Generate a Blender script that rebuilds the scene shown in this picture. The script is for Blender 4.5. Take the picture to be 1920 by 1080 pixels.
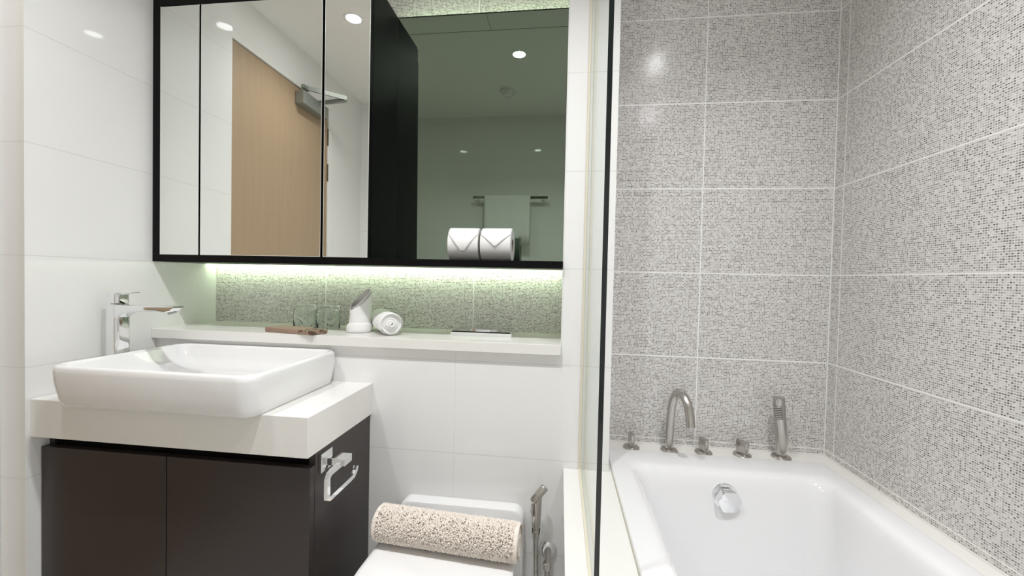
import bpy, bmesh, math, random
from mathutils import Matrix, Vector, noise as mnoise
random.seed(7)
PI = math.pi
S = bpy.context.scene
for o in list(bpy.data.objects):
    bpy.data.objects.remove(o)
COL = S.collection

# ------------------------------------------------------------------ camera
cam_data = bpy.data.cameras.new('camera')
cam = bpy.data.objects.new('camera', cam_data)
COL.objects.link(cam)
F_PX, YAW, PITCH, ROLL = 754.5567, 0.1199, -0.0211, 0.0219
fw = Vector((-math.sin(YAW) * math.cos(PITCH), math.cos(YAW) * math.cos(PITCH), math.sin(PITCH)))
rt = Vector((math.cos(YAW), math.sin(YAW), 0.0))
up = rt.cross(fw)
rt2 = rt * math.cos(ROLL) + up * math.sin(ROLL)
up2 = up * math.cos(ROLL) - rt * math.sin(ROLL)
M = Matrix.Identity(4)
for i in range(3):
    M[i][0], M[i][1], M[i][2] = rt2[i], up2[i], -fw[i]
M[0][3], M[1][3], M[2][3] = 0.0276, -1.5028, 1.1637
cam.matrix_world = M
cam_data.sensor_width = 36.0
cam_data.sensor_fit = 'HORIZONTAL'
cam_data.lens = F_PX * 36.0 / 1920.0
cam_data.clip_start = 0.01
S.camera = cam

# ------------------------------------------------------------------ world, exposure
w = bpy.data.worlds.new('world')
S.world = w
w.use_nodes = True
w.node_tree.nodes['Background'].inputs[0].default_value = (0, 0, 0, 1)
w.node_tree.nodes['Background'].inputs[1].default_value = 0.0
S.view_settings.view_transform = 'Standard'
S.view_settings.look = 'None'
S.view_settings.gamma = 1.0
S.view_settings.use_curve_mapping = False
S.view_settings.exposure = 0.0
S.cycles.use_denoising = True
S.cycles.max_bounces = 14
S.cycles.diffuse_bounces = 8
S.cycles.glossy_bounces = 8
S.cycles.transmission_bounces = 10
S.cycles.transparent_max_bounces = 12
S.cycles.blur_glossy = 0.6
S.cycles.sample_clamp_indirect = 6.0
LAMP = 130.0           # glow of the downlight lenses
BEAM = (3.9, 7.9, 7.5)   # watts of the three downlight beams, basin to bath
LED = 18.5            # green-white LED strips


def downlight_beam(x, y, z, watts):
    l = bpy.data.lights.new('downlight_beam', 'AREA')
    l.shape = 'DISK'
    l.size = 0.056
    l.spread = math.radians(125)
    l.energy = watts
    l.color = (0.985, 0.985, 1.0)
    o = bpy.data.objects.new('downlight_beam', l)
    COL.objects.link(o)
    o.location = (x, y, z)
    return o


for bx_, bw_ in zip((-1.03, -0.243, 0.546), BEAM):
    downlight_beam(bx_, -0.945, 2.4465, bw_)


# ------------------------------------------------------------------ materials
class NT:
    def __init__(self, name):
        self.m = bpy.data.materials.new(name)
        self.m.use_nodes = True
        self.t = self.m.node_tree
        self.b = self.t.nodes['Principled BSDF']
        self.out = self.t.nodes['Material Output']

    def n(self, typ, **kw):
        x = self.t.nodes.new(typ)
        for k, v in kw.items():
            setattr(x, k, v)
        return x

    def link(self, a, b):
        self.t.links.new(a, b)

    def math(self, op, a, b=None, c=None, clamp=False):
        x = self.n('ShaderNodeMath', operation=op, use_clamp=clamp)
        for i, v in enumerate((a, b, c)):
            if v is None:
                continue
            if isinstance(v, (int, float)):
                x.inputs[i].default_value = v
            else:
                self.link(v, x.inputs[i])
        return x.outputs[0]

    def mix(self, fac, a, b):
        x = self.n('ShaderNodeMix', data_type='RGBA')
        if isinstance(fac, (int, float)):
            x.inputs[0].default_value = fac
        else:
            self.link(fac, x.inputs[0])
        for i, v in ((6, a), (7, b)):
            if isinstance(v, tuple):
                x.inputs[i].default_value = (*v, 1) if len(v) == 3 else v
            else:
                self.link(v, x.inputs[i])
        return x.outputs[2]

    def maprange(self, v, a, b, c=0.0, d=1.0):
        x = self.n('ShaderNodeMapRange')
        self.link(v, x.inputs[0])
        for i, q in enumerate((a, b, c, d)):
            x.inputs[i + 1].default_value = q
        return x.outputs[0]

    def pos(self):
        g = self.n('ShaderNodeNewGeometry')
        s = self.n('ShaderNodeSeparateXYZ')
        self.link(g.outputs['Position'], s.inputs[0])
        return s.outputs

    def noise(self, scale, detail=2.0, rough=0.5, obj=True):
        c = self.n('ShaderNodeTexCoord')
        x = self.n('ShaderNodeTexNoise')
        x.inputs['Scale'].default_value = scale
        x.inputs['Detail'].default_value = detail
        x.inputs['Roughness'].default_value = rough
        self.link(c.outputs['Object'], x.inputs['Vector'])
        return x.outputs[0]

    def bump(self, h, strength=0.2, dist=0.002):
        x = self.n('ShaderNodeBump')
        x.inputs['Strength'].default_value = strength
        x.inputs['Distance'].default_value = dist
        self.link(h, x.inputs['Height'])
        self.link(x.outputs[0], self.b.inputs['Normal'])


def simple(name, col, rough=0.4, metal=0.0, coat=0.0, spec=0.5):
    q = NT(name)
    q.b.inputs['Base Color'].default_value = (*col, 1)
    q.b.inputs['Roughness'].default_value = rough
    q.b.inputs['Metallic'].default_value = metal
    q.b.inputs['Specular IOR Level'].default_value = spec
    if coat:
        q.b.inputs['Coat Weight'].default_value = coat
        q.b.inputs['Coat Roughness'].default_value = 0.03
    return q


def emit(name, col, strength):
    q = NT(name)
    q.b.inputs['Base Color'].default_value = (*col, 1)
    q.b.inputs['Emission Color'].default_value = (*col, 1)
    q.b.inputs['Emission Strength'].default_value = strength
    return q.m


def white_tile(name, axis, off, wid=0.6, base=(0.83, 0.83, 0.82)):
    q = NT(name)
    p = q.pos()
    u = q.math('SUBTRACT', p[axis], off)
    gu = q.math('LESS_THAN', q.math('PINGPONG', u, wid / 2), 0.0006)
    gv = q.math('LESS_THAN', q.math('PINGPONG', p[2], 0.15), 0.0011)
    g = q.math('MAXIMUM', gu, gv)
    q.link(q.mix(g, base, (0.66, 0.66, 0.64)), q.b.inputs['Base Color'])
    q.link(q.math('MULTIPLY_ADD', g, 0.5, 0.035), q.b.inputs['Roughness'])
    q.b.inputs['Specular IOR Level'].default_value = 0.45
    big = q.noise(2.5, 1.0)
    h = q.math('SUBTRACT', q.math('MULTIPLY', big, 0.4), g)
    q.bump(h, 0.05, 0.0015)
    return q.m


def mosaic_tile(name, axis, off, wid):
    """grey printed mosaic: a pale net with small dark dabs of random strength"""
    q = NT(name)
    p = q.pos()
    u = q.math('SUBTRACT', p[axis], off)
    gu = q.math('LESS_THAN', q.math('PINGPONG', u, wid / 2), 0.0021)
    gv = q.math('LESS_THAN', q.math('PINGPONG', p[2], 0.15), 0.0021)
    g = q.math('MAXIMUM', gu, gv)
    pitch = 0.0054
    cu = q.math('DIVIDE', u, pitch)
    cv = q.math('DIVIDE', p[2], pitch)
    au = q.math('ABSOLUTE', q.math('SUBTRACT', q.math('FRACT', cu), 0.5))
    av = q.math('ABSOLUTE', q.math('SUBTRACT', q.math('FRACT', cv), 0.5))
    mu = q.maprange(au, 0.30, 0.44, 1.0, 0.0)
    mv = q.maprange(av, 0.20, 0.34, 1.0, 0.0)
    dot = q.math('MULTIPLY', mu, mv)
    cmb = q.n('ShaderNodeCombineXYZ')
    q.link(q.math('FLOOR', cu), cmb.inputs[0])
    q.link(q.math('FLOOR', cv), cmb.inputs[1])
    wn = q.n('ShaderNodeTexWhiteNoise', noise_dimensions='3D')
    q.link(cmb.outputs[0], wn.inputs['Vector'])
    r = wn.outputs['Value']
    st = q.maprange(r, 0.06, 0.97, 0.05, 1.0)
    rc = q.n('ShaderNodeSeparateColor')
    q.link(wn.outputs['Color'], rc.inputs[0])
    dark = q.mix(rc.outputs[1], (0.050, 0.040, 0.037), (0.14, 0.115, 0.105))
    base = q.mix(rc.outputs[2], (0.685, 0.665, 0.645), (0.75, 0.735, 0.715))
    c = q.mix(q.math('MULTIPLY', dot, st), base, dark)
    c = q.mix(g, c, (0.86, 0.86, 0.84))
    q.link(c, q.b.inputs['Base Color'])
    q.b.inputs['Roughness'].default_value = 0.17
    q.b.inputs['Specular IOR Level'].default_value = 0.55
    h = q.math('SUBTRACT', q.math('MULTIPLY', dot, -0.35), q.math('MULTIPLY', g, 0.6))
    q.bump(h, 0.25, 0.0012)
    return q.m


def quartz(name, base=(0.83, 0.82, 0.79), rough=0.2):
    q = NT(name)
    n1 = q.noise(420.0, 2.0)
    f = q.maprange(n1, 0.60, 0.72, 0.0, 0.55)
    n2 = q.noise(9.0, 3.0)
    b2 = q.mix(n2, base, tuple(min(1, c * 1.04) for c in base))
    q.link(q.mix(f, b2, tuple(c * 0.86 for c in base)), q.b.inputs['Base Color'])
    q.b.inputs['Roughness'].default_value = rough
    return q.m


M_WL = white_tile('white_tile_left', 1, 0.0)
M_WB = white_tile('white_tile_back', 0, -0.3008)
M_WF = white_tile('white_tile_front', 0, -0.2)
M_NICHE = mosaic_tile('mosaic_niche', 0, -0.3, 0.6)
M_BATH = mosaic_tile('mosaic_bath', 0, 0.5196, 0.6)
M_RIGHT = mosaic_tile('mosaic_right', 1, -0.0466, 0.6)
M_STONE = quartz('cream_quartz', (0.79, 0.78, 0.75))
M_STONE2 = quartz('cream_quartz_bath', (0.80, 0.785, 0.75), 0.25)
M_CEIL = simple('ceiling_paint', (0.90, 0.89, 0.86), 0.8).m
M_PAINT = simple('white_paint', (0.80, 0.80, 0.78), 0.4).m
M_CERAMIC = simple('white_ceramic', (0.82, 0.82, 0.82), 0.08, coat=0.6).m
M_ACRYL = simple('white_acrylic', (0.82, 0.82, 0.828), 0.12, coat=0.3).m
M_PLASTIC = simple('white_plastic', (0.87, 0.87, 0.87), 0.22).m
M_CHROME = simple('chrome', (0.86, 0.87, 0.88), 0.06, 1.0).m
M_SATIN = simple('satin_steel', (0.54, 0.52, 0.49), 0.24, 1.0).m
M_BLACK = simple('black_lacquer', (0.003, 0.003, 0.003), 0.45, spec=0.12).m
M_BLACKM = simple('black_frame', (0.003, 0.0025, 0.003), 0.45, spec=0.12).m
M_VOID = simple('dark_recess', (0.004, 0.004, 0.004), 0.8, spec=0.1).m
M_SILIC = simple('aged_silicone', (0.70, 0.66, 0.53), 0.35).m
M_GROUT = simple('white_silicone', (0.80, 0.80, 0.77), 0.4).m
M_PAPER = simple('tissue_paper', (0.84, 0.83, 0.82), 0.9, spec=0.1).m
M_CARD = simple('cardboard', (0.38, 0.30, 0.22), 0.9).m
M_GREYMET = simple('grey_metal', (0.34, 0.36, 0.33), 0.4, 0.6).m
M_HINGE = simple('hinge_steel', (0.25, 0.2, 0.15), 0.4, 1.0).m
M_GLASSEDGE = simple('glass_edge', (0.004, 0.008, 0.007), 0.12).m  # near-black colour stands in for dark surroundings seen in the polished edge
M_RUBBER = simple('nozzle_rubber', (0.12, 0.12, 0.115), 0.5).m
M_LAMP = emit('lamp_lens', (0.985, 0.985, 1.0), LAMP)
M_LED = emit('led_diffuser', (0.80, 1.0, 0.68), LED)

q = simple('mirror_silver', (0.92, 0.94, 0.91), 0.0, 1.0)
M_MIRROR = q.m
q = simple('tinted_mirror', (0.245, 0.30, 0.24), 0.0, 1.0)
M_TINT = q.m

q = NT('vanity_laminate')
n1 = q.noise(260.0, 2.0)
q.link(q.mix(n1, (0.026, 0.019, 0.018), (0.040, 0.031, 0.029)), q.b.inputs['Base Color'])
q.b.inputs['Roughness'].default_value = 0.32
M_LAM = q.m

q = NT('door_veneer')
c = q.n('ShaderNodeTexCoord')
mp = q.n('ShaderNodeMapping')
mp.inputs['Scale'].default_value = (30, 30, 1.2)
q.link(c.outputs['Object'], mp.inputs[0])
nz = q.n('ShaderNodeTexNoise')
nz.inputs['Scale'].default_value = 2.0
nz.inputs['Detail'].default_value = 4
q.link(mp.outputs[0], nz.inputs['Vector'])
q.link(q.mix(nz.outputs[0], (0.35, 0.25, 0.155), (0.41, 0.30, 0.195)), q.b.inputs['Base Color'])
q.b.inputs['Roughness'].default_value = 0.5
M_DOOR = q.m

q = NT('towel_cotton')
q.b.inputs['Base Color'].default_value = (0.86, 0.86, 0.85, 1)
q.b.inputs['Roughness'].default_value = 0.95
q.b.inputs['Specular IOR Level'].default_value = 0.1
q.b.inputs['Sheen Weight'].default_value = 0.3
q.bump(q.noise(900.0, 2.0), 0.5, 0.001)
M_TOWEL = q.m

q = NT('bath_mat_cotton')
n1 = q.noise(60.0, 2.0)
q.link(q.mix(n1, (0.84, 0.76, 0.68), (0.90, 0.84, 0.77)), q.b.inputs['Base Color'])
q.b.inputs['Roughness'].default_value = 0.95
q.b.inputs['Specular IOR Level'].default_value = 0.1
q.b.inputs['Sheen Weight'].default_value = 0.3
M_MAT = q.m

q = NT('tray_wood')
c = q.n('ShaderNodeTexCoord')
mp = q.n('ShaderNodeMapping')
mp.inputs['Scale'].default_value = (6, 60, 60)
q.link(c.outputs['Object'], mp.inputs[0])
nz = q.n('ShaderNodeTexNoise')
nz.inputs['Scale'].default_value = 2.0
nz.inputs['Detail'].default_value = 4
q.link(mp.outputs[0], nz.inputs['Vector'])
q.link(q.mix(nz.outputs[0], (0.25, 0.155, 0.11), (0.38, 0.26, 0.195)), q.b.inputs['Base Color'])
q.b.inputs['Roughness'].default_value = 0.45
M_TRAY = q.m

q = NT('carved_wood')
n1 = q.noise(55.0, 2.0)
f = q.maprange(n1, 0.44, 0.56, 0.0, 1.0)
q.link(q.mix(f, (0.09, 0.05, 0.032), (0.32, 0.215, 0.15)), q.b.inputs['Base Color'])
q.b.inputs['Roughness'].default_value = 0.35
q.bump(n1, 0.8, 0.004)
M_CARVED = q.m

q = NT('drinking_glass')
q.b.inputs['Base Color'].default_value = (0.97, 1.0, 0.98, 1)
q.b.inputs['Roughness'].default_value = 0.0
q.b.inputs['IOR'].default_value = 1.46
q.b.inputs['Transmission Weight'].default_value = 1.0
M_GLASS = q.m

q = NT('screen_glass')
tr = q.n('ShaderNodeBsdfTransparent')
tr.inputs[0].default_value = (0.975, 0.99, 0.983, 1)
gl = q.n('ShaderNodeBsdfGlossy')
gl.inputs['Roughness'].default_value = 0.0
fr = q.n('ShaderNodeFresnel')
fr.inputs[0].default_value = 1.3
mx = q.n('ShaderNodeMixShader')
q.link(q.math('MULTIPLY', fr.outputs[0], 0.3), mx.inputs[0])
q.link(tr.outputs[0], mx.inputs[1])
q.link(gl.outputs[0], mx.inputs[2])
q.link(mx.outputs[0], q.out.inputs[0])
M_SCREEN = q.m

q = simple('floor_tile', (0.66, 0.64, 0.60), 0.3)
M_FLOOR = q.m


# ------------------------------------------------------------------ mesh helpers
def obj(name, bm, mat, parent=None, smooth=False, autos=None):
    me = bpy.data.meshes.new(name)
    bmesh.ops.recalc_face_normals(bm, faces=bm.faces[:])
    if smooth:
        for f in bm.faces:
            f.smooth = True
    if autos:
        for e in bm.edges:
            if len(e.link_faces) == 2 and e.calc_face_angle(0) > math.radians(autos):
                e.smooth = False
        for f in bm.faces:
            f.smooth = True
    bm.to_mesh(me)
    bm.free()
    me.materials.append(mat)
    o = bpy.data.objects.new(name, me)
    COL.objects.link(o)
    if parent is not None:
        o.parent = parent
        o.matrix_parent_inverse = parent.matrix_world.inverted() if False else Matrix.Translation(-parent.location)
    return o


def thing(name, label, cat, loc, group=None):
    o = bpy.data.objects.new(name, None)
    o.empty_display_size = 0.02
    COL.objects.link(o)
    o.location = loc
    o['label'] = label
    o['category'] = cat
    if group:
        o['group'] = group
    return o


def tag(o, label, cat, group=None):
    o['label'] = label
    o['category'] = cat
    if group:
        o['group'] = group
    return o


def struct(o):
    o['kind'] = 'structure'
    return o


def box(bm, x0, x1, y0, y1, z0, z1, bevel=0.0, seg=2, mat=None):
    vs = [bm.verts.new((x, y, z)) for x in (x0, x1) for y in (y0, y1) for z in (z0, z1)]
    idx = [(0, 1, 3, 2), (4, 6, 7, 5), (0, 4, 5, 1), (2, 3, 7, 6), (0, 2, 6, 4), (1, 5, 7, 3)]
    fs = [bm.faces.new([vs[i] for i in f]) for f in idx]
    if bevel:
        es = list({e for f in fs for e in f.edges})
        r = bmesh.ops.bevel(bm, geom=es, offset=bevel, segments=seg, affect='EDGES', profile=0.5)
        vs = list({v for f in r['faces'] for v in f.verts} | {v for v in vs if v.is_valid})
    if mat is not None:
        bmesh.ops.transform(bm, matrix=mat, verts=[v for v in vs if v.is_valid])
    return vs


def bx(*a, **k):
    bm = bmesh.new()
    box(bm, *a, **k)
    return bm


def rrect(x0, x1, y0, y1, z, r, n=8):
    """rounded rectangle ring in the xy plane, counter-clockwise"""
    r = min(r, (x1 - x0) / 2 - 1e-4, (y1 - y0) / 2 - 1e-4)
    pts = []
    for cx, cy, a0 in ((x1 - r, y1 - r, 0), (x0 + r, y1 - r, PI / 2), (x0 + r, y0 + r, PI), (x1 - r, y0 + r, 1.5 * PI)):
        for k in range(n + 1):
            a = a0 + PI / 2 * k / n
            pts.append((cx + r * math.cos(a), cy + r * math.sin(a), z))
    return pts


def loft(rings, cap0=True, cap1=True, bm=None, mat=None):
    bm = bm or bmesh.new()
    vr = [[bm.verts.new(mat @ Vector(p) if mat is not None else p) for p in ring] for ring in rings]
    n = len(rings[0])
    for a, b in zip(vr, vr[1:]):
        for i in range(n):
            bm.faces.new((a[i], a[(i + 1) % n], b[(i + 1) % n], b[i]))
    if cap0:
        bm.faces.new(vr[0][::-1])
    if cap1:
        bm.faces.new(vr[-1])
    return bm


def lathe(profile, n=40, mat=None, bm=None, cap=True):
    """profile: (r, z) list"""
    rings = [[(max(r, 1e-5) * math.cos(2 * PI * k / n), max(r, 1e-5) * math.sin(2 * PI * k / n), z) for k in range(n)] for r, z in profile]
    return loft(rings, cap, cap, bm, mat)


def spline(pts, m=8):
    pts = [Vector(p) for p in pts]
    P = [pts[0] * 2 - pts[1]] + pts + [pts[-1] * 2 - pts[-2]]
    out = []
    for i in range(1, len(P) - 2):
        a, b, c, d = P[i - 1], P[i], P[i + 1], P[i + 2]
        for k in range(m):
            t = k / m
            out.append(0.5 * ((2 * b) + (c - a) * t + (2 * a - 5 * b + 4 * c - d) * t * t + (3 * b - a - 3 * c + d) * t ** 3))
    out.append(pts[-1])
    return out


def tube(path, rad, n=16, bm=None, section=None, cap=True):
    """sweep a circle (or a section list of 2D points) along the path; rad may be a list"""
    path = [Vector(p) for p in path]
    m = len(path)
    tang = [(path[min(i + 1, m - 1)] - path[max(i - 1, 0)]).normalized() for i in range(m)]
    ref = Vector((0, 0, 1)) if abs(tang[0].z) < 0.9 else Vector((1, 0, 0))
    nrm = (ref - tang[0] * ref.dot(tang[0])).normalized()
    rings = []
    for i in range(m):
        nrm = (nrm - tang[i] * nrm.dot(tang[i])).normalized()
        bi = tang[i].cross(nrm)
        r = rad[i] if isinstance(rad, (list, tuple)) else rad
        sec = section or [(math.cos(2 * PI * k / n), math.sin(2 * PI * k / n)) for k in range(n)]
        rings.append([path[i] + nrm * (a * r) + bi * (b * r) for a, b in sec])
    return loft(rings, cap, cap, bm)


def rot_to(direction, origin=(0, 0, 0)):
    d = Vector(direction).normalized()
    return Matrix.Translation(Vector(origin)) @ d.to_track_quat('Z', 'Y').to_matrix().to_4x4()


def solid(o, t, offset=0.0):
    m = o.modifiers.new('thickness', 'SOLIDIFY')
    m.thickness = t
    m.offset = offset
    return o


def subsurf(o, lv=1):
    m = o.modifiers.new('smooth', 'SUBSURF')
    m.levels = lv
    m.render_levels = lv
    return o


# ------------------------------------------------------------------ setting
XL, XR, YW, YF, ZC = -1.384, 0.948, -0.246, -1.88, 2.45
struct(obj('floor', bx(-1.7, 1.08, -2.0, 0.12, -0.1, 0.0), M_FLOOR))
struct(obj('ceiling', bx(-1.7, 1.08, -2.0, 0.12, ZC, ZC + 0.1), M_CEIL))
struct(obj('wall_niche', bx(-1.6, 0.1, 0.0, 0.12, 0.0, ZC), M_NICHE))
struct(obj('wall_back', bx(0.1, 1.08, 0.0, 0.12, 0.0, ZC), M_BATH))
struct(obj('wall_right', bx(XR, 1.08, -2.0, 0.0, 0.0, ZC), M_RIGHT))
struct(obj('wall_left', bx(-1.7, XL, -0.598, 0.0, 0.0, ZC), M_WL))
struct(obj('wall_front', bx(-1.7, XR, -2.0, YF, 0.0, ZC), M_WF))
struct(obj('wall_vanity', bx(XL, 0.034, YW, 0.0, 0.0, 0.933), M_WB))
struct(obj('wall_pier', bx(0.034, 0.188, YW, 0.0, 0.0, ZC), M_WB))
bm = bmesh.new()
box(bm, -1.7, -1.47, -1.88, -1.485, 0, ZC)
box(bm, -1.7, -1.47, -1.485, -0.598, 2.262, ZC)
struct(obj('wall_door', bm, M_PAINT))
bm = bmesh.new()
box(bm, -1.56, -1.462, -1.485, -0.598, 2.224, 2.262, 0.003)
box(bm, -1.56, -1.462, -1.485, -1.445, 0, 2.224, 0.003)
box(bm, -1.56, -1.462, -0.638, -0.598, 0, 2.224, 0.003)
struct(obj('trim_1', bm, M_PAINT))
door = struct(obj('door_1', bx(-1.515, -1.47, -1.4435, -0.6395, 0.006, 2.221, 0.002), M_DOOR))
for z in (0.25, 1.82, 2.043):
    hm = bmesh.new()
    box(hm, -1.4695, -1.462, -1.447, -1.440, z - 0.054, z + 0.054, 0.002)
    obj('hinge', hm, M_HINGE, door)
bm = lathe([(0.026, 0), (0.026, 0.006), (0.011, 0.008), (0.011, 0.05)], 24, rot_to((1, 0, 0), (-1.47, -0.71, 1.02)))
tube([(-1.42, -0.71, 1.02), (-1.415, -0.74, 1.02), (-1.415, -0.83, 1.02)], 0.01, 12, bm)
obj('lever_handle', bm, M_SATIN, door, autos=40)

# bath surround: tiled apron, cream stone ledges, silicone
struct(obj('wall_bath', bx(0.056, 0.186, -1.75, YW, 0.0, 0.556), white_tile('white_tile_apron', 1, -0.246)))
struct(obj('trim_2', bx(0.050, 0.1970, -1.75, YW - 0.0005, 0.556, 0.579, 0.0015), M_STONE))
bm = bmesh.new()
box(bm, 0.189, XR - 0.001, -0.0960, -0.0005, 0.55, 0.579, 0.001)
box(bm, 0.8875, XR - 0.001, -1.75, -0.0960, 0.55, 0.579, 0.001)
box(bm, 0.1885, 0.1984, -0.2462, -0.0962, 0.55, 0.5789)
struct(obj('trim_3', bm, M_STONE2))
bm = bmesh.new()
box(bm, XR - 0.004, XR, -0.004, 0.0, 0.579, ZC, 0.001)
box(bm, 0.19, XR, -0.003, 0.0, 0.579, 0.5825, 0.0008)
box(bm, XR - 0.003, XR, -1.75, 0.0, 0.579, 0.5825, 0.0008)
struct(obj('trim_4', bm, M_GROUT))
# thin wall-edge bead round the niche opening
bm = bmesh.new()
box(bm, 0.0325, 0.0355, YW - 0.0022, YW + 0.002, 0.882, ZC, 0.0008)
struct(obj('trim_7', bx(0.1968, 0.1988, -1.62, YW - 0.0005, 0.5785, 0.5812, 0.0007), M_SILIC))
struct(obj('trim_5', bm, M_PAINT))
# ceiling access panel seam
bm = bmesh.new()
box(bm, -1.10, 0.03, -0.703, -0.700, ZC - 0.0012, ZC)
box(bm, -0.366, -0.3635, -0.700, -0.55, ZC - 0.0012, ZC)
struct(obj('trim_6', bm, M_GREYMET))

# ------------------------------------------------------------------ ceiling things
for x, lab in ((-1.03, 'round white recessed ceiling downlight above the wash basin'),
               (-0.243, 'round white recessed ceiling downlight above the toilet, seen in the grey mirror'),
               (0.546, 'round white recessed ceiling downlight above the bathtub')):
    t = thing('ceiling_downlight', lab, 'light', (x, -0.945, ZC), 'recessed ceiling downlights')
    mt = Matrix.Translation((x, -0.945, ZC))
    obj('trim_ring', lathe([(0.036, -0.0005), (0.036, -0.004), (0.046, -0.004), (0.050, -0.0005)], 40, mt, cap=False), M_PLASTIC, t, autos=40)
    obj('lens', lathe([(0.0355, -0.0006), (0.0355, -0.0025)], 40, mt), M_LAMP, t)
t = thing('smoke_detector', 'round white smoke detector on the ceiling, seen in the grey mirror', 'smoke detector', (-0.37, -1.41, ZC))
mt = Matrix.Translation((-0.37, -1.41, ZC))
obj('base', lathe([(0.052, -0.0005), (0.054, -0.012), (0.05, -0.02)], 40, mt), M_PLASTIC, t, autos=40)
obj('sensor_cap', lathe([(0.034, -0.0202), (0.032, -0.036), (0.024, -0.042)], 32, mt), M_PLASTIC, t, autos=40)

# ------------------------------------------------------------------ mirror cabinet
CZ0, CZ1, CY = 1.200, 2.127, -0.262
cab = thing('mirror_cabinet', 'black framed mirror cabinet with three mirrored doors and an open bay', 'cabinet', (-0.7, CY, CZ0))
bm = bmesh.new()
box(bm, XL + 0.0005, -0.600, -0.243, -0.052, CZ0 + 0.023, CZ1)
obj('carcass', bm, M_BLACK, cab)
bm = bx(XL + 0.0005, 0.0335, CY, -0.052, CZ0, CZ0 + 0.0225, 0.0006)
box(bm, -0.5950, 0.0335, -0.0525, -0.0290, CZ0 + 0.0227, CZ0 + 0.0238)  # unseen lip, added to stop LED light leaking up behind the rolls
obj('bottom_panel', bm, M_BLACKM, cab)
bm = bmesh.new()
box(bm, XL + 0.0005, -1.3553, CY, -0.2435, CZ0 + 0.0228, CZ1, 0.0006)
box(bm, -1.3551, -0.599, CY, -0.2435, 2.072, CZ1, 0.0006)
obj('frame', bm, M_BLACKM, cab)
obj('side_panel', bx(-0.5997, -0.5955, CY + 0.02, -0.034, CZ0 + 0.023, CZ1, 0.0004), M_BLACK, cab)
for x0, x1 in ((-1.3550, -1.2062), (-1.1998, -0.7600), (-0.7520, -0.5962)):
    d = obj('mirror_door', bx(x0 + 0.0003, x1 - 0.0003, CY + 0.001, -0.2437, CZ0 + 0.0235, 2.0715), M_BLACKM, cab)
    ex = 0.0016
    obj('mirror_pane', bx(x0 + ex, x1 - ex, CY, CY + 0.0015, CZ0 + 0.026, 2.0695), M_MIRROR, d)
    fm = bmesh.new()
    for a in ((x0 + 0.0006, x0 + ex, CZ0 + 0.0245, 2.071), (x1 - ex, x1 - 0.0006, CZ0 + 0.0245, 2.071)):
        box(fm, a[0], a[1], CY - 0.0004, CY + 0.0011, a[2], a[3])
    box(fm, x0 + ex, x1 - ex, CY - 0.0004, CY + 0.0011, CZ0 + 0.0245, CZ0 + 0.026)
    o = obj('polished_edge', fm, simple('polished_edge', (0.82, 0.84, 0.78), 0.25, 0.3).m if 'polished_edge' not in bpy.data.materials else bpy.data.materials['polished_edge'], d)
# grey tinted mirror at the back of the open bay (leans forward very slightly)
bm = bx(-0.5953, 0.0333, -0.036, -0.030, CZ0 + 0.0240, CZ1)
for v in bm.verts:
    v.co.y += -0.012 * (v.co.z - 1.25)
obj('tinted_mirror_back', bm, M_TINT, cab)
bm = bx(-0.5953, 0.0333, -0.0375, -0.0295, CZ1 + 0.0002, CZ1 + 0.0022)
for v in bm.verts:
    v.co.y += -0.012 * (v.co.z - 1.25)
obj('mirror_top_edge', bm, M_BLACKM, cab)

# LED strips
t = thing('led_strip', 'green-white LED light strip under the black mirror cabinet', 'light strip', (-0.67, -0.03, 1.2))
obj('housing', bx(XL + 0.001, 0.0333, -0.0515, -0.0465, 1.201, 1.2225, 0.0005), M_PLASTIC, t)
bm = bx(XL + 0.004, 0.0325, -0.0462, -0.0432, 1.2025, 1.2215)
for v in bm.verts:
    v.co.y += 0.0045 * (v.co.z - 1.2025) / 0.019
obj('diffuser', bm, M_LED, t)
t = thing('led_strip', 'green-white LED light strip behind the top edge of the grey mirror', 'light strip', (-0.28, -0.012, 2.10))
obj('housing', bx(-0.594, 0.0333, -0.032, -0.002, 2.078, 2.090, 0.0005), M_PLASTIC, t)
obj('diffuser', bx(-0.592, 0.0325, -0.029, -0.008, 2.0902, 2.0925), M_LED, t)

# ------------------------------------------------------------------ stone shelf
tag(obj('stone_shelf', bx(XL + 0.0005, 0.0335, -0.2655, -0.0005, 0.9335, 0.966, 0.0014), M_STONE),
    'long cream stone shelf in the lit niche under the mirror cabinet', 'shelf')


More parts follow.
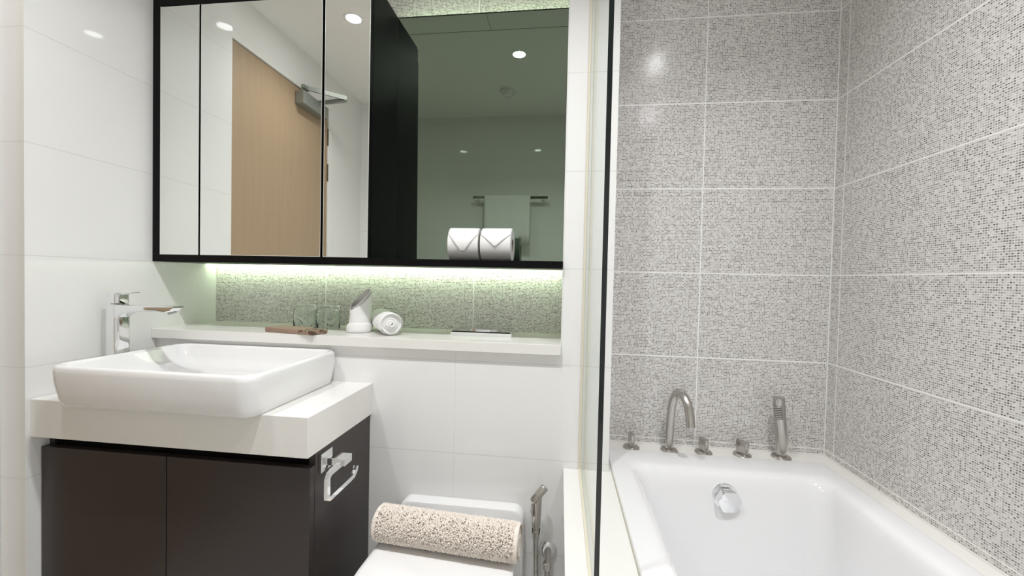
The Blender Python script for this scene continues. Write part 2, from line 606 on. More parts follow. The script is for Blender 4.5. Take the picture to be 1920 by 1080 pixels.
# ------------------------------------------------------------------ toilet rolls
def toilet_roll(cx, cy, rz, a0, a1, tip, label):
    zc = CZ0 + 0.0225 + 0.0545
    t = thing('toilet_roll', label, 'toilet roll', (cx, cy, CZ0 + 0.0226), 'toilet rolls in the cabinet bay')
    W = 0.05
    mt = Matrix.Translation((cx, cy, zc)) @ Matrix.Rotation(rz, 4, 'Z') @ Matrix.Rotation(PI / 2, 4, 'Y')
    pr = [(0.0215, -W), (0.0525, -W), (0.0542, -W + 0.002), (0.0542, W - 0.002), (0.0525, W), (0.0215, W)]
    rings = [[(r * math.cos(2 * PI * k / 56), r * math.sin(2 * PI * k / 56), z) for k in range(56)] for r, z in pr]
    obj('roll', loft(rings + [rings[0]], False, False, None, mt), M_PAPER, t, autos=35)
    cp = [(0.0195, -W + 0.001), (0.0213, -W + 0.001), (0.0213, W - 0.001), (0.0195, W - 0.001)]
    rings = [[(r * math.cos(2 * PI * k / 32), r * math.sin(2 * PI * k / 32), z) for k in range(32)] for r, z in cp]
    obj('cardboard_core', loft(rings + [rings[0]], False, False, None, mt), M_CARD, t, autos=35)
    # folded point: sheet over the top, tapering to a point on the front
    bm = bmesh.new()
    base = Matrix.Translation((cx, cy, zc)) @ Matrix.Rotation(rz, 4, 'Z')
    rows = []
    NA = 40
    for i in range(NA + 1):
        a = math.radians(-40 + (a1 + 40) * i / NA)
        ad = math.degrees(a)
        f = 1.0 if ad < a0 else 1 - (1 - tip) * (ad - a0) / (a1 - a0)
        rr = 0.0552 + (0.0016 * max(0, (ad - a0 + 20) / (a1 - a0)) if ad > a0 - 20 else 0)
        row = []
        for j in range(11):
            x = (-1 + 2 * j / 10) * (W - 0.001) * f
            row.append(bm.verts.new(base @ Vector((x, -rr * math.sin(a), rr * math.cos(a)))))
        rows.append(row)
    for r0, r1 in zip(rows, rows[1:]):
        for j in range(10):
            bm.faces.new((r0[j], r0[j + 1], r1[j + 1], r1[j]))
    o = obj('folded_point', bm, M_PAPER, t, smooth=True)
    solid(o, 0.0006, 1)
    return t


toilet_roll(-0.2935, -0.172, math.radians(2), 58, 116, 0.10, 'white toilet roll with blunt folded point, beside the black cabinet side panel')
toilet_roll(-0.1835, -0.172, math.radians(-1), 58, 99, 0.01, 'white toilet roll with sharp folded point, nearer the tiled wall pier')


# ------------------------------------------------------------------ shelf items
SZ = 0.966
# wooden tray with a carved end
ang = math.atan2(-0.0426, 0.184)
t = thing('wooden_tray', 'small brown wooden tray with a dark carved end on the stone shelf', 'tray', (-0.868, -0.2245, SZ))
mt = Matrix.Translation((-0.868, -0.2245, SZ)) @ Matrix.Rotation(ang, 4, 'Z')
obj('tray_body', bx(-0.105, 0.045, -0.034, 0.034, 0.0004, 0.0165, 0.002, mat=mt), M_TRAY, t)
bm = bmesh.new()
box(bm, 0.0455, 0.076, -0.034, 0.034, 0.0004, 0.0155, 0.003, mat=mt)
box(bm, 0.0785, 0.105, -0.034, 0.034, 0.0004, 0.0150, 0.003, mat=mt)
box(bm, 0.0762, 0.0783, -0.026, 0.034, 0.0004, 0.0115, 0.0, mat=mt)
obj('carved_end', bm, M_CARVED, t)


def tumbler(x, y, label):
    prof = [(0.0405, 0.0002), (0.0413, 0.001), (0.0405, 0.040), (0.0382, 0.078), (0.0372, 0.083), (0.035, 0.0855), (0.0002, 0.0850),
            ]
    inner = [(0.0002, 0.0700), (0.033, 0.0700), (0.0357, 0.066), (0.0375, 0.040), (0.0388, 0.001), (0.0392, 0.0002)]
    n = 56
    pr = prof + inner
    mt = Matrix.Translation((x, y, SZ + 0.0002))
    rings = [[(r * math.cos(2 * PI * k / n), r * math.sin(2 * PI * k / n), z) for k in range(n)] for r, z in pr[::1]]
    bm = loft(rings[:7], False, True, None, mt)
    loft(rings[7:], True, False, bm, mt)
    # close the rim
    bm.verts.ensure_lookup_table()
    r0 = list(range(0, n))
    r1 = list(range(n * 12, n * 13))
    for k in range(n):
        bm.faces.new((bm.verts[r0[k]], bm.verts[r0[(k + 1) % n]], bm.verts[r1[(k + 1) % n]], bm.verts[r1[k]]))
    o = obj('drinking_glass', bm, M_GLASS, None, autos=50)
    tag(o, label, 'glass', 'upturned drinking glasses')
    return o


tumbler(-0.937, -0.075, 'upturned clear glass behind the middle of the wooden tray')
tumbler(-0.834, -0.087, 'upturned clear glass nearer the standing rolled towel')


def spiral(r0, r1, turns, n):
    return [((r0 + (r1 - r0) * i / n) * 1.0, 2 * PI * turns * i / n) for i in range(n + 1)]


# standing rolled towel with a slanted open top and a cuff
cx, cy = -0.679, -0.150
t = thing('rolled_towel', 'white face towel rolled upright with a slanted open top and cuff', 'towel', (cx, cy, SZ), 'rolled white face towels')
bm = bmesh.new()
rows = []
sp = spiral(0.024, 0.0345, 1.75, 150)
a_off = math.radians(215)
for r, a in sp:
    aa = a + a_off
    ct = math.cos(aa - math.radians(48))
    sq = 1.0 + 0.03 * math.sin(3 * aa)
    h = 0.121 + 0.033 * ct + (0.006 if r > 0.03 else 0.0) * 1.0
    if r > 0.0303:
        h -= 0.017
    row = []
    for k in range(15):
        z = 0.0006 + (h - 0.0006) * k / 14
        f = 1.0 - 0.10 * max(0, z - 0.09) / 0.06
        lean = 0.006 * (z / 0.15) ** 2
        row.append(bm.verts.new((cx + lean + r * sq * f * math.cos(aa), cy + r * sq * f * math.sin(aa), SZ + z)))
    rows.append(row)
for r0_, r1_ in zip(rows, rows[1:]):
    for k in range(14):
        bm.faces.new((r0_[k], r1_[k], r1_[k + 1], r0_[k + 1]))
for v in bm.verts:
    v.co += Vector(mnoise.noise_vector(v.co * 45.0)) * 0.0016
o = obj('towel_roll', bm, M_TOWEL, t, smooth=True)
solid(o, 0.005, -1)
n = 60
prof = [(0.0340, 0.0006), (0.0400, 0.0010), (0.0425, 0.007), (0.0430, 0.016), (0.0420, 0.024), (0.0395, 0.030), (0.0362, 0.033), (0.0335, 0.031)]
rings = [[(cx + r * (1 + 0.015 * math.sin(2 * th + 1) + 0.01 * math.sin(5 * th)) * math.cos(th), cy + r * (1 + 0.015 * math.sin(2 * th)) * math.sin(th),
           SZ + z + (0.0045 * math.sin(th + 2.4) + 0.0015 * math.sin(3 * th) if z > 0.02 else 0)) for th in [2 * PI * k / n for k in range(n)]] for r, z in prof]
bm = loft(rings, False, False)
for v in bm.verts:
    if v.co.z > SZ + 0.003:
        v.co += Vector(mnoise.noise_vector(v.co * 60.0)) * 0.0016
subsurf(obj('cuff', bm, M_TOWEL, t, smooth=True))

# lying rolled towel, spiral end to the room
p0, p1 = Vector((-0.645, -0.054, SZ + 0.0405)), Vector((-0.530, -0.219, SZ + 0.0390))
ax = (p1 - p0)
L = ax.length
mt = rot_to(ax, p0)
t = thing('rolled_towel', 'white face towel rolled and lying down, spiral end showing', 'towel', (p1.x, p1.y, SZ), 'rolled white face towels')
bm = bmesh.new()
rows = []
sp = spiral(0.0003, 0.0335, 4.2, 250)
for r, a in sp:
    row = []
    zend = L + 0.006 * math.cos(r * 160) - 0.012 * (r / 0.04) ** 3
    for k in range(9):
        zz = zend * k / 8
        w_ = 1 + 0.02 * math.sin(2 * a + 6 * k)
        row.append(bm.verts.new(mt @ Vector((r * w_ * math.cos(a + 2.4), r * 0.96 * w_ * math.sin(a + 2.4), zz))))
    rows.append(row)
for r0_, r1_ in zip(rows, rows[1:]):
    for k in range(8):
        bm.faces.new((r0_[k], r1_[k], r1_[k + 1], r0_[k + 1]))
for v in bm.verts:
    v.co += Vector(mnoise.noise_vector(v.co * 40.0)) * 0.0014
o = obj('towel_roll', bm, M_TOWEL, t, smooth=True)
solid(o, 0.0082, 1)
bm = bmesh.new()
rings = []
for zz, r in ((L - 0.058, 0.0365), (L - 0.054, 0.0388), (L - 0.025, 0.0394), (L - 0.008, 0.0385), (L - 0.004, 0.0360)):
    rings.append([(r * math.cos(th) * (1 + 0.01 * math.sin(3 * th)), r * 0.97 * math.sin(th), zz + 0.008 * math.sin(th + 1)) for th in [2 * PI * k / 56 for k in range(56)]])
obj('wrapped_edge', loft(rings, False, False, None, mt), M_TOWEL, t, smooth=True)

# flush plate lying on the shelf
t = thing('flush_plate', 'chrome rectangular flush plate with oval button on the stone shelf', 'flush plate', (-0.243, -0.078, SZ))
obj('plate', loft([rrect(-0.350, -0.134, -0.142, -0.012, SZ + 0.0003, 0.004, 4), rrect(-0.350, -0.134, -0.142, -0.012, SZ + 0.0115, 0.004, 4),
                   rrect(-0.3465, -0.1375, -0.1380, -0.0155, SZ + 0.0150, 0.004, 4)]), M_CHROME, t, autos=30)
bm = bmesh.new()
rings = [[(-0.243 + a * math.cos(th), -0.077 + b * math.sin(th), SZ + z) for th in [2 * PI * k / 48 for k in range(48)]]
         for a, b, z in ((0.058, 0.034, 0.0151), (0.058, 0.034, 0.0185), (0.053, 0.030, 0.0200), (0.025, 0.012, 0.0170))]
obj('flush_button', loft(rings), M_CHROME, t, autos=30)

# ------------------------------------------------------------------ vanity
CT0, CT1 = 0.7105, 0.8130
tag(obj('vanity_countertop', bx(XL + 0.0005, -0.5800, -0.5872, YW - 0.0005, CT0, CT1, 0.0015), M_STONE),
    'thick cream stone countertop carrying the wash basin', 'countertop')
van = thing('vanity_cabinet', 'dark brown vanity cabinet with two plain doors under the stone countertop', 'cabinet', (-0.98, -0.4, 0.0))
bm = bmesh.new()
box(bm, XL + 0.002, -0.604, -0.540, YW - 0.001, 0.10, CT0 - 0.0005)
obj('carcass', bm, M_VOID, van)
obj('side_panel', bx(-0.6035, -0.5865, -0.5460, YW - 0.0008, 0.02, CT0 - 0.0004, 0.0008), M_LAM, van)
obj('plinth', bx(XL + 0.002, -0.604, -0.52, YW - 0.001, 0.0005, 0.0995), M_VOID, van)
for x0, x1 in ((XL + 0.003, -0.9955), (-0.9925, -0.5870)):
    obj('door', bx(x0, x1, -0.5665, -0.5465, 0.105, 0.6765, 0.0012), M_LAM, van)
obj('filler_strip', bx(XL + 0.001, XL + 0.017, -0.5460, -0.5405, 0.66, CT0 - 0.0005), M_LAM, van)

# paper holder on the side panel
t = thing('toilet_paper_holder', 'empty square chrome paper holder fixed to the vanity side', 'paper holder', (-0.586, -0.505, 0.67))
obj('wall_plate', bx(-0.5863, -0.5785, -0.531, -0.4795, 0.647, 0.697, 0.001), M_CHROME, t)
obj('arm', bx(-0.5783, -0.5225, -0.5175, -0.4795, 0.664, 0.6835, 0.001), M_CHROME, t)
hx = -0.5335
sec = [(-1, -0.75), (1, -0.75), (1, 0.75), (-1, 0.75)]
pts = [(hx, -0.5177, 0.671), (hx, -0.560, 0.671), (hx, -0.572, 0.668), (hx, -0.578, 0.659), (hx, -0.578, 0.622), (hx, -0.578, 0.612),
       (hx, -0.570, 0.6075), (hx, -0.47, 0.6075), (hx, -0.452, 0.609), (hx, -0.441, 0.617), (hx, -0.436, 0.629)]
obj('roll_bar', tube(pts, 0.0062, section=sec), M_CHROME, t, autos=30)

# ------------------------------------------------------------------ wash basin
t = thing('wash_basin', 'white rectangular ceramic wash basin overhanging the stone countertop', 'basin', (-0.975, -0.43, CT1))
BZ = CT1 + 0.0004


def bring(x0, x1, y0, y1, z, r):
    return rrect(x0, x1, y0, y1, z, r, 10)


def brun(l, rgt, f, b, z, r):
    # insets from the rim rectangle
    return bring(-1.272 + l, -0.694 - rgt, -0.637 + f, -0.2475 - b, z, r)


rings = [brun(0.023, 0.012, 0.015, 0.022, BZ, 0.030), brun(0.018, 0.009, 0.011, 0.016, BZ + 0.005, 0.034),
         brun(0.012, 0.006, 0.007, 0.010, BZ + 0.018, 0.038), brun(0.006, 0.003, 0.004, 0.005, BZ + 0.036, 0.043),
         brun(0.002, 0.001, 0.001, 0.001, BZ + 0.062, 0.043),
         brun(0, 0, 0, 0, BZ + 0.088, 0.043), brun(0.0008, 0.0008, 0.0008, 0.0008, BZ + 0.099, 0.043),
         brun(0.004, 0.004, 0.004, 0.004, BZ + 0.1045, 0.046), brun(0.009, 0.009, 0.009, 0.009, BZ + 0.106, 0.042),
         brun(0.014, 0.014, 0.014, 0.014, BZ + 0.1045, 0.038), brun(0.018, 0.018, 0.018, 0.018, BZ + 0.098, 0.036),
         brun(0.026, 0.026, 0.026, 0.028, BZ + 0.070, 0.04), brun(0.055, 0.055, 0.050, 0.055, BZ + 0.036, 0.06),
         brun(0.11, 0.11, 0.09, 0.09, BZ + 0.022, 0.07), brun(0.22, 0.22, 0.14, 0.14, BZ + 0.017, 0.05)]
obj('bowl', loft(rings), M_CERAMIC, t, smooth=True)
obj('drain', lathe([(0.022, 0), (0.024, 0.002), (0.02, 0.004), (0.001, 0.005)], 32, Matrix.Translation((-0.978, -0.44, BZ + 0.0173))), M_CHROME, t, autos=40)

# basin mixer tap
FX, FY = -1.321, -0.420
t = thing('basin_mixer_tap', 'tall chrome single-lever mixer tap beside the wash basin', 'tap', (FX, FY, CT1))


def frect(x0, x1, y0, y1, z, r=0.010):
    return rrect(x0, x1, y0, y1, z, r, 6)


rings = [frect(FX - 0.026, FX + 0.026, FY - 0.026, FY + 0.026, CT1 + 0.0004), frect(FX - 0.026, FX + 0.026, FY - 0.026, FY + 0.026, CT1 + 0.006),
         frect(FX - 0.023, FX + 0.021, FY - 0.023, FY + 0.023, CT1 + 0.012), frect(FX - 0.023, FX + 0.019, FY - 0.022, FY + 0.022, CT1 + 0.12),
         frect(FX - 0.023, FX + 0.019, FY - 0.022, FY + 0.022, CT1 + 0.2475), frect(FX - 0.0215, FX + 0.0175, FY - 0.0205, FY + 0.0205, CT1 + 0.2495)]
obj('body', loft(rings), M_CHROME, t, autos=35)
ztop = CT1 + 0.2485
bm = bmesh.new()
secs = [(FX + 0.012, 0.0215, 0.044, 0), (FX + 0.026, 0.0215, 0.034, 0), (FX + 0.042, 0.0215, 0.025, 0.0003), (FX + 0.10, 0.021, 0.0185, 0.0008), (FX + 0.150, 0.0205, 0.0165, 0.001),
        (FX + 0.178, 0.020, 0.020, 0.001), (FX + 0.196, 0.019, 0.016, 0.001), (FX + 0.206, 0.017, 0.005, 0.001)]
rings = []
for x, hw, th, dz in secs:
    r = min(0.005, th * 0.4)
    ring = rrect(-hw, hw, -th, 0, 0, r, 4)
    rings.append([(x, FY + a, ztop - dz + b) for a, b, _ in ring])
obj('spout', loft(rings, bm=bm), M_CHROME, t, autos=35)
obj('aerator', lathe([(0.0115, 0), (0.0115, 0.006), (0.009, 0.0065)], 28, rot_to((0.45, 0, -1), (FX + 0.184, FY, ztop - 0.0165))), M_GREYMET, t, autos=40)
rings = [frect(FX - 0.021, FX + 0.017, FY - 0.020, FY + 0.020, CT1 + 0.2515), frect(FX - 0.022, FX + 0.018, FY - 0.021, FY + 0.021, CT1 + 0.2535),
         frect(FX - 0.022, FX + 0.018, FY - 0.021, FY + 0.021, CT1 + 0.281), frect(FX - 0.020, FX + 0.016, FY - 0.019, FY + 0.019, CT1 + 0.2835)]
lev = obj('lever_cap', loft(rings), M_CHROME, t, autos=35)
obj('neck', lathe([(0.016, 0), (0.016, 0.003)], 28, Matrix.Translation((FX - 0.002, FY, CT1 + 0.2492))), M_BLACKM, t)
rings = []
for x, hw, z, th in ((FX + 0.006, 0.011, 0.2805, 0.004), (FX + 0.03, 0.0105, 0.2825, 0.0032), (FX + 0.055, 0.010, 0.2855, 0.0028), (FX + 0.066, 0.0075, 0.2870, 0.0024)):
    ring = rrect(-hw, hw, -th, th * 0.3, 0, 0.0012, 3)
    rings.append([(x, FY + a, CT1 + z + b) for a, b, _ in ring])
obj('lever_blade', loft(rings), M_CHROME, lev if False else t, autos=35)

# ------------------------------------------------------------------ toilet
TX = -0.268
t = thing('toilet', 'white toilet with closed lid and rounded rear panel under the shelf', 'toilet', (TX, -0.5, 0.0))
# rear panel against the wall, rounded upper corners
rp = []
for y, ins in ((YW - 0.0008, 0.0), (YW - 0.034, 0.0), (YW - 0.040, 0.003), (YW - 0.042, 0.008)):
    ring = []
    x0, x1, z0, z1, r = TX - 0.200 + ins, TX + 0.200 - ins, 0.18, 0.455 - ins, 0.035
    for cxx, czz, a0 in ((x1 - r, z1 - r, 0), (x0 + r, z1 - r, PI / 2)):
        for k in range(11):
            a = a0 + PI / 2 * k / 10
            ring.append((cxx + r * math.cos(a), y, czz + r * math.sin(a)))
    ring += [(x0, y, z0), (x1, y, z0)]
    rp.append(ring)
obj('rear_panel', loft(rp), M_CERAMIC, t, autos=40)


def dshape(z, hw, yb, yf, n=28, pw=2.4, sc=1.0):
    """D outline: straight back edge at yb, rounded front at yf"""
    pts = []
    r = 0.022
    ym = yb - (yb - yf) * 0.42
    for k in range(n + 1):
        th = PI * k / n
        c_, s_ = math.cos(th), math.sin(th)
        x = math.copysign(abs(c_) ** (2 / pw), c_) * hw
        y = ym - abs(s_) ** (2 / pw) * (ym - yf)
        pts.append((TX + x, y, z))
    for k in range(5):
        a = PI - PI / 2 * k / 4
        pts.append((TX - hw * 0.97 + r + r * math.cos(a), yb - r + r * math.sin(a), z))
    for k in range(5):
        a = PI / 2 - PI / 2 * k / 4
        pts.append((TX + hw * 0.97 - r + r * math.cos(a), yb - r + r * math.sin(a), z))
    return pts


yb, yf = -0.2895, -0.80
obj('pan', loft([dshape(0.002, 0.135, yb, yf + 0.16), dshape(0.02, 0.14, yb, yf + 0.15), dshape(0.12, 0.145, yb, yf + 0.13), dshape(0.25, 0.17, yb, yf + 0.05),
                 dshape(0.33, 0.188, yb, yf + 0.01), dshape(0.375, 0.192, yb, yf), dshape(0.388, 0.190, yb, yf + 0.002), dshape(0.391, 0.186, yb - 0.003, yf + 0.006)]), M_CERAMIC, t, autos=40)
obj('seat', loft([dshape(0.3925, 0.190, -0.385, yf), dshape(0.394, 0.193, -0.383, yf - 0.003), dshape(0.404, 0.193, -0.383, yf - 0.003), dshape(0.4055, 0.191, -0.385, yf - 0.001)]), M_PLASTIC, t, autos=40)
obj('lid', loft([dshape(0.4065, 0.191, -0.372, yf - 0.001), dshape(0.408, 0.196, -0.368, yf - 0.006), dshape(0.420, 0.196, -0.368, yf - 0.006), dshape(0.4245, 0.191, -0.373, yf - 0.001), dshape(0.4262, 0.180, -0.384, yf + 0.012)]), M_PLASTIC, t, autos=40)
for sx in (-0.09, 0.09):
    obj('hinge_block', bx(TX + sx - 0.03, TX + sx + 0.03, -0.366, -0.335, 0.3915, 0.415, 0.006), M_PLASTIC, t)

# rolled bath mat on the lid
p0, p1 = Vector((-0.460, -0.440, 0.4775)), Vector((-0.064, -0.470, 0.4775))
ax = p1 - p0
L = ax.length
mt = rot_to(ax, p0)
t = thing('bath_mat', 'beige fluffy bath mat rolled up on the closed toilet lid', 'bath mat', ((p0.x + p1.x) / 2, -0.43, 0.427))
rows = []
bm = bmesh.new()
down = (mt.to_3x3().inverted() @ Vector((0, 0.3, -1))).to_2d()
MAT_A = math.atan2(down.y, down.x)
for r, a in spiral(0.010, 0.0385, 3.0, 200):
    row = []
    for k in range(13):
        zz = L * k / 12 + (0.004 * math.sin(a * 0.7) if k in (0, 12) else 0)
        row.append(bm.verts.new(mt @ Vector((r * math.cos(a + MAT_A), r * math.sin(a + MAT_A), zz))))
    rows.append(row)
for r0_, r1_ in zip(rows, rows[1:]):
    for k in range(12):
        bm.faces.new((r0_[k], r1_[k], r1_[k + 1], r0_[k + 1]))
o = obj('woven_back', bm, M_MAT, t, smooth=True)
solid(o, 0.005, 1)
bm = bmesh.new()
rng = random.Random(3)
NT_ = 15000
for i in range(NT_):
    zz = 0.004 + (L - 0.008) * rng.random()
    a = 2 * PI * rng.random()
    r = 0.0425
    nrm = Vector((math.cos(a), math.sin(a), 0))
    tan = Vector((-math.sin(a), math.cos(a), 0))
    zed = Vector((0, 0, 1))
    lean = nrm * 0.8 + tan * rng.uniform(-1.0, 1.0) + zed * rng.uniform(-1.0, 1.0)
    lean.normalize()
    base = nrm * r + zed * zz
    ln = rng.uniform(0.0045, 0.0075)
    s1 = lean.cross(zed).normalized()
    s2 = lean.cross(s1)
    wd = rng.uniform(0.0014, 0.0023)
    lv = []
    for f, ww in ((0.0, wd), (0.6, wd * 1.15), (1.0, wd * 0.5)):
        cpt = base + lean * ln * f
        lv.append([bm.verts.new(mt @ (cpt + (s1 * math.cos(b) + s2 * math.sin(b)) * ww)) for b in (0, 2 * PI / 3, 4 * PI / 3)])
    for u, v in zip(lv, lv[1:]):
        for k in range(3):
            bm.faces.new((u[k], u[(k + 1) % 3], v[(k + 1) % 3], v[k]))
    bm.faces.new(lv[-1])
obj('pile', bm, M_MAT, t, smooth=True)
rings = []
for zz, r in ((L - 0.010, 0.0430), (L - 0.008, 0.0462), (L - 0.001, 0.0460), (L + 0.002, 0.0425)):
    rings.append([(r * math.cos(th), r * math.sin(th), zz) for th in [2 * PI * k / 56 for k in range(56)]])
obj('hem', loft(rings, False, False, None, mt), M_MAT, t, smooth=True)
rings = []
for zz, r in ((0.010, 0.0430), (0.008, 0.0462), (0.001, 0.0460), (-0.002, 0.0425)):
    rings.append([(r * math.cos(th), r * math.sin(th), zz) for th in [2 * PI * k / 56 for k in range(56)]])
obj('hem', loft(rings, False, False, None, mt), M_MAT, t, smooth=True)

# ------------------------------------------------------------------ bidet sprayer and stop valve
t = thing('bidet_sprayer', 'satin steel hand bidet sprayer in its wall holder beside the toilet', 'bidet sprayer', (-0.03, YW, 0.40))
SY = -0.290
ph = [(-0.0285, SY + 0.004, 0.405), (-0.0290, SY - 0.002, 0.43), (-0.0275, SY - 0.005, 0.46), (-0.026, SY - 0.007, 0.495), (-0.024, SY - 0.007, 0.515)]
obj('handle', tube(spline(ph, 5), [0.0122 + 0.0016 * math.sin(PI * i / 20) for i in range(21)], 20), M_SATIN, t, autos=40)
obj('spray_head', tube([(-0.0385, SY - 0.012, 0.497), (-0.036, SY - 0.0115, 0.501), (-0.0055, SY - 0.006, 0.5375), (-0.0040, SY - 0.0055, 0.5395)], [0.0105, 0.0120, 0.0124, 0.011], 24), M_SATIN, t, autos=40)
obj('trigger', tube([(-0.0395, SY - 0.017, 0.490), (-0.0420, SY - 0.019, 0.468), (-0.0390, SY - 0.017, 0.452)], [0.0048, 0.0052, 0.004], 12), M_SATIN, t, autos=40)
bm = bmesh.new()
box(bm, -0.041, -0.017, YW - 0.012, YW - 0.0008, 0.378, 0.412, 0.002)
box(bm, -0.0445, -0.0405, SY + -0.006, YW - 0.004, 0.380, 0.408, 0.0015)
box(bm, -0.0165, -0.0125, SY + -0.006, YW - 0.004, 0.380, 0.408, 0.0015)
obj('wall_bracket', bm, M_CHROME, t)
lathe_bm = lathe([(0.0095, 0), (0.0125, 0.003), (0.0125, 0.010), (0.0085, 0.018), (0.0085, 0.030)], 24, rot_to((0.0, 0.10, -1), (-0.0285, SY + 0.0035, 0.4045)))
obj('hose_nut', lathe_bm, M_SATIN, t, autos=40)
hp = spline([(-0.0285, SY + 0.007, 0.376), (-0.028, SY + 0.006, 0.34), (-0.026, SY + 0.003, 0.27), (-0.020, SY - 0.002, 0.19), (-0.006, SY - 0.004, 0.14), (0.006, SY + 0.0, 0.17), (0.0085, -0.285, 0.235)], 36)
bm = tube(hp, [0.0066 + (0.0010 if i % 3 == 0 else -0.0006) for i in range(len(hp))], 14)
obj('flexible_hose', bm, M_SATIN, t, smooth=True)
t = thing('stop_valve', 'round chrome water stop valve on the wall next to the bidet sprayer', 'valve', (0.009, YW, 0.31))
obj('rosette', lathe([(0.0285, 0.0006), (0.0285, 0.004), (0.024, 0.009), (0.013, 0.011)], 40, rot_to((0, -1, 0), (0.0085, YW, 0.316))), M_CHROME, t, autos=40)
obj('valve_body', lathe([(0.0115, 0.0), (0.0115, 0.045), (0.0135, 0.046), (0.0135, 0.062), (0.010, 0.063), (0.008, 0.0612)], 28, rot_to((0, -1, -0.12), (0.0085, YW - 0.0112, 0.318))), M_SATIN, t, autos=40)
obj('outlet', tube([(0.0085, YW - 0.040, 0.300), (0.0085, YW - 0.040, 0.275), (0.0085, YW - 0.040, 0.245)], [0.009, 0.0085, 0.0095], 20), M_SATIN, t, autos=40)

# ------------------------------------------------------------------ glass screen
GX0, GX1, GY0, GY1 = 0.1030, 0.1130, -0.742, YW - 0.001
t = thing('glass_screen', 'clear frameless glass bath screen standing on the stone ledge', 'glass screen', (0.108, -0.5, 0.579))
obj('pane', bx(GX0, GX1, GY0 + 0.0012, GY1, 0.5805, 2.25), M_SCREEN, t)
obj('front_edge', bx(GX0 + 0.0003, GX1 - 0.0003, GY0, GY0 + 0.0012, 0.5805, 2.25), M_GLASSEDGE, t)
bm = bmesh.new()
for x0, x1 in ((GX0 - 0.0070, GX0 - 0.0002), (GX1 + 0.0002, GX1 + 0.0060)):
    box(bm, x0, x1, GY0 + 0.003, GY1, 0.5793, 0.5825, 0.0008)
    box(bm, x0, x1, GY1 - 0.0035, GY1 + 0.0004, 0.5825, 2.25, 0.0008)
obj('sealant', bm, M_SILIC, t)

# ------------------------------------------------------------------ bathtub
t = thing('bathtub', 'white built-in acrylic bathtub with a wide flat rim', 'bathtub', (0.54, -0.8, 0.0))
TB = 0.591


def tring(x0, x1, y0, y1, z, r):
    return rrect(x0, x1, y0, y1, z, r, 10)


ox0, ox1, oy0, oy1 = 0.1985, 0.8865, -1.62, -0.0965
ix0, ix1, iy0, iy1 = 0.257, 0.836, -1.54, -0.198
rings = [tring(ox0 + 0.03, ox1 - 0.03, oy0 + 0.03, oy1 - 0.03, 0.05, 0.03), tring(ox0 + 0.004, ox1 - 0.004, oy0, oy1 - 0.004, 0.54, 0.006),
         tring(ox0, ox1, oy0, oy1, 0.575, 0.004), tring(ox0, ox1, oy0, oy1, TB - 0.003, 0.004),
         tring(ox0 + 0.0015, ox1 - 0.0015, oy0 + 0.0015, oy1 - 0.0015, TB - 0.0005, 0.005), tring(ox0 + 0.004, ox1 - 0.004, oy0 + 0.004, oy1 - 0.004, TB, 0.006)]


def tin(d, z, r, back=0.0):
    return tring(ix0 + d, ix1 - d, iy0 + d, iy1 - d - back, z, r)


rings += [tin(-0.016, TB, 0.034), tin(-0.004, TB - 0.0008, 0.038), tin(0.006, TB - 0.0035, 0.042), tin(0.014, TB - 0.009, 0.045),
          tin(0.020, TB - 0.018, 0.048), tin(0.0245, TB - 0.032, 0.05, 0.003), tin(0.028, TB - 0.06, 0.052, 0.008), tin(0.035, TB - 0.14, 0.055, 0.02), tin(0.05, TB - 0.25, 0.06, 0.035),
          tin(0.062, TB - 0.33, 0.07, 0.045), tin(0.075, TB - 0.375, 0.08, 0.055), tin(0.10, TB - 0.400, 0.09, 0.07), tin(0.14, TB - 0.408, 0.09, 0.09)]
obj('tub_shell', loft(rings), M_ACRYL, t, smooth=True)
ov = obj('overflow_plate', lathe([(0.0385, -0.006), (0.0390, 0.003), (0.036, 0.008), (0.025, 0.009)], 40, rot_to((0, -1, 0.12), (0.5350, -0.232, 0.524))), M_CHROME, t, autos=40)
n = 60
rings = []
for s, z in ((0.6, 0.009), (0.98, 0.011), (1.0, 0.026), (0.97, 0.031), (0.6, 0.034), (0.02, 0.035)):
    rings.append([(0.0335 * s * (1 + 0.055 * math.cos(6 * th)) * math.cos(th), 0.0335 * s * (1 + 0.055 * math.cos(6 * th)) * math.sin(th), z) for th in [2 * PI * k / n for k in range(n)]])
obj('overflow_knob', loft(rings, mat=rot_to((0.12, -1, -0.10), (0.5350, -0.232, 0.524))), M_CHROME, t, autos=40)

# ------------------------------------------------------------------ deck-mounted bath taps
DZ = 0.5792


def flange(x, y, parent, r=0.0285):
    return obj('flange', lathe([(r, 0.0), (r, 0.003), (r - 0.003, 0.006), (0.012, 0.0075)], 40, Matrix.Translation((x, y, DZ))), M_SATIN, parent, autos=40)


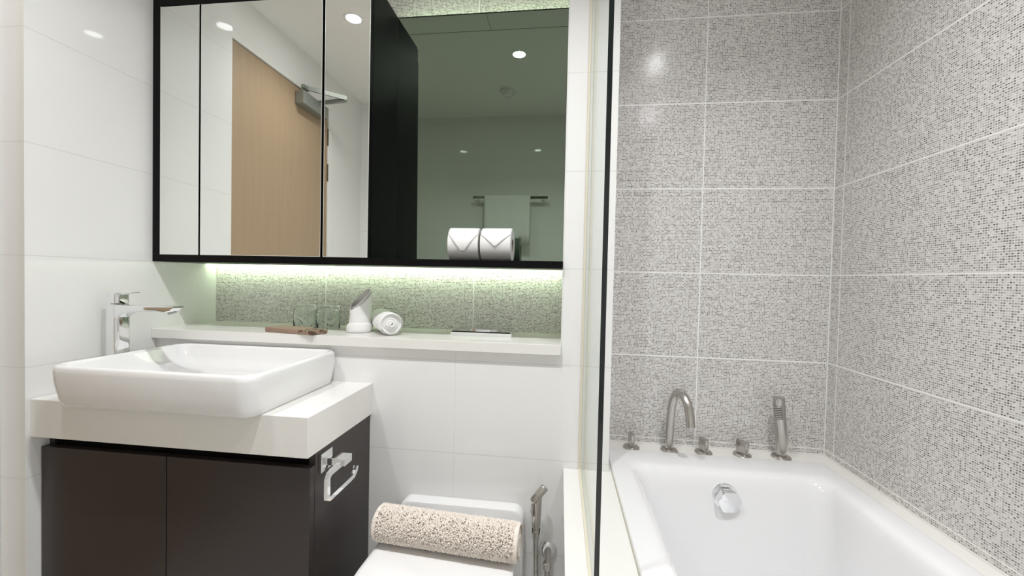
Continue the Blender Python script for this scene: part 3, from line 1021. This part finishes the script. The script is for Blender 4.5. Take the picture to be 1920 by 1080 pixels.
t = thing('bath_spout', 'satin steel swan-neck bath spout on the back ledge of the bathtub', 'tap', (0.417, -0.057, DZ))
flange(0.417, -0.052, t)
sp_ = spline([(0.417, -0.052, DZ + 0.006), (0.418, -0.052, 0.66), (0.4205, -0.054, 0.715), (0.423, -0.063, 0.757), (0.428, -0.080, 0.786), (0.434, -0.103, 0.797),
              (0.440, -0.128, 0.791), (0.445, -0.149, 0.770), (0.448, -0.163, 0.742), (0.449, -0.170, 0.718), (0.4495, -0.172, 0.706)], 6)
obj('spout_tube', tube(sp_, 0.0138, 24), M_SATIN, t, autos=50)
for x, y, rz, wd, lab in ((0.289, -0.052, 5, 0.036, 'satin steel lever tap handle nearest the glass screen, left of the spout'),
                      (0.532, -0.052, 16, 0.036, 'satin steel lever tap handle between the bath spout and the sideways turned handle'),
                      (0.659, -0.050, 37, 0.036, 'satin steel lever tap handle turned sideways next to the hand shower')):
    t = thing('bath_tap_handle', lab, 'tap', (x, y, DZ), 'bath tap handles on the ledge')
    flange(x, y, t)
    mt = Matrix.Translation((x, y, DZ)) @ Matrix.Rotation(math.radians(rz), 4, 'Z')
    rings = [rrect(-0.0085, 0.0085, -0.020, 0.020, 0.007, 0.006, 6), rrect(-0.008, 0.008, -0.020, 0.020, 0.030, 0.006, 6),
             rrect(-0.0075, 0.0075, -0.0215, 0.0215, 0.046, 0.006, 6), rrect(-0.006, 0.006, -0.0195, 0.0195, 0.050, 0.005, 6)]
    obj('lever', loft(rings, mat=mt), M_SATIN, t, autos=40)

t = thing('hand_shower', 'satin steel stick hand shower standing in its ledge socket', 'hand shower', (0.785, -0.048, DZ))
flange(0.785, -0.047, t, 0.030)
pth = [Vector((0.785, -0.047, DZ + 0.007)), Vector((0.7845, -0.048, 0.62)), Vector((0.781, -0.050, 0.66)), Vector((0.775, -0.053, 0.71)), Vector((0.768, -0.057, 0.755)), Vector((0.7645, -0.060, 0.783)), Vector((0.764, -0.0605, 0.7885))]
pth = spline(pth, 4)
m_ = len(pth)
rd = [0.0145 + 0.0035 * min(1, i / (m_ * 0.35)) - 0.0008 * max(0, (i - m_ * 0.5) / m_) for i in range(m_)]
rd[-1] *= 0.62
rd[-2] *= 0.86
rd[-3] *= 0.96
obj('stick', tube(pth, rd, 24), M_SATIN, t, autos=45)
mt = Matrix.Translation((0.7590, -0.0705, 0.7445)) @ Matrix.Rotation(math.radians(-6), 4, 'Y') @ Matrix.Rotation(math.radians(-4), 4, 'X') @ Matrix.Rotation(math.radians(-30), 4, 'Z')
nz_ = obj('spray_face', bx(-0.0110, 0.0110, -0.0020, 0.006, -0.028, 0.028, 0.0018, mat=mt), M_RUBBER, t)
bm = bmesh.new()
for k in range(9):
    z = -0.0236 + 0.0059 * k
    box(bm, -0.0100, 0.0100, -0.0034, -0.0021, z - 0.0016, z + 0.0016, 0.0004, 1, mat=mt)
obj('nozzle_row', bm, M_SATIN, nz_)['kind'] = 'stuff'

# ------------------------------------------------------------------ seen in the mirrors
t = thing('towel_rail', 'flat chrome towel rail on the opposite wall, seen in the grey mirror', 'towel rail', (-0.4, YF, 1.78))
obj('bar', bx(-0.70, -0.088, YF + 0.050, YF + 0.064, 1.768, 1.795, 0.003), M_CHROME, t)
for x in (-0.67, -0.125):
    obj('post', lathe([(0.018, 0.0005), (0.018, 0.006), (0.009, 0.008), (0.009, 0.0495)], 24, rot_to((0, 1, 0), (x, YF, 1.776))), M_CHROME, t, autos=40)
bm = bmesh.new()
rows = []
prof = [(-0.013, 1.44), (-0.0125, 1.60), (-0.0118, 1.77), (-0.0105, 1.794), (0.0, 1.8005), (0.0105, 1.794), (0.0118, 1.77), (0.013, 1.62), (0.014, 1.50), (0.014, 1.40)]
for y, z in prof:
    row = []
    for k in range(25):
        x = -0.602 + 0.372 * k / 24
        row.append(bm.verts.new((x, YF + 0.057 + y + 0.003 * math.sin(k * 0.9) * max(0, (1.75 - z) / 0.3), z)))
    rows.append(row)
for a, b in zip(rows, rows[1:]):
    for k in range(24):
        bm.faces.new((a[k], a[k + 1], b[k + 1], b[k]))
o = obj('hanging_towel', bm, M_TOWEL, None, smooth=True)
solid(o, 0.004, 0)
tag(o, 'white towel hanging over the chrome rail, seen in the grey mirror', 'towel')

t = thing('door_closer', 'grey overhead door closer with folded arm on the brown door', 'door closer', (-1.47, -1.24, 2.15))
obj('closer_body', bx(-1.4698, -1.415, -1.365, -1.125, 2.122, 2.192, 0.004), M_GREYMET, t)
bm = bmesh.new()
sec = [(-1, -0.4), (1, -0.4), (1, 0.4), (-1, 0.4)]
tube([(-1.44, -1.30, 2.197), (-1.27, -1.315, 2.214)], 0.012, bm=bm, section=sec)
obj('main_arm', bm, M_GREYMET, t)
bm = bmesh.new()
tube([(-1.27, -1.315, 2.226), (-1.455, -1.19, 2.238)], 0.012, bm=bm, section=sec)
obj('forearm', bm, M_GREYMET, t)
obj('frame_bracket', bx(-1.4615, -1.440, -1.215, -1.165, 2.226, 2.246, 0.002), M_GREYMET, t)
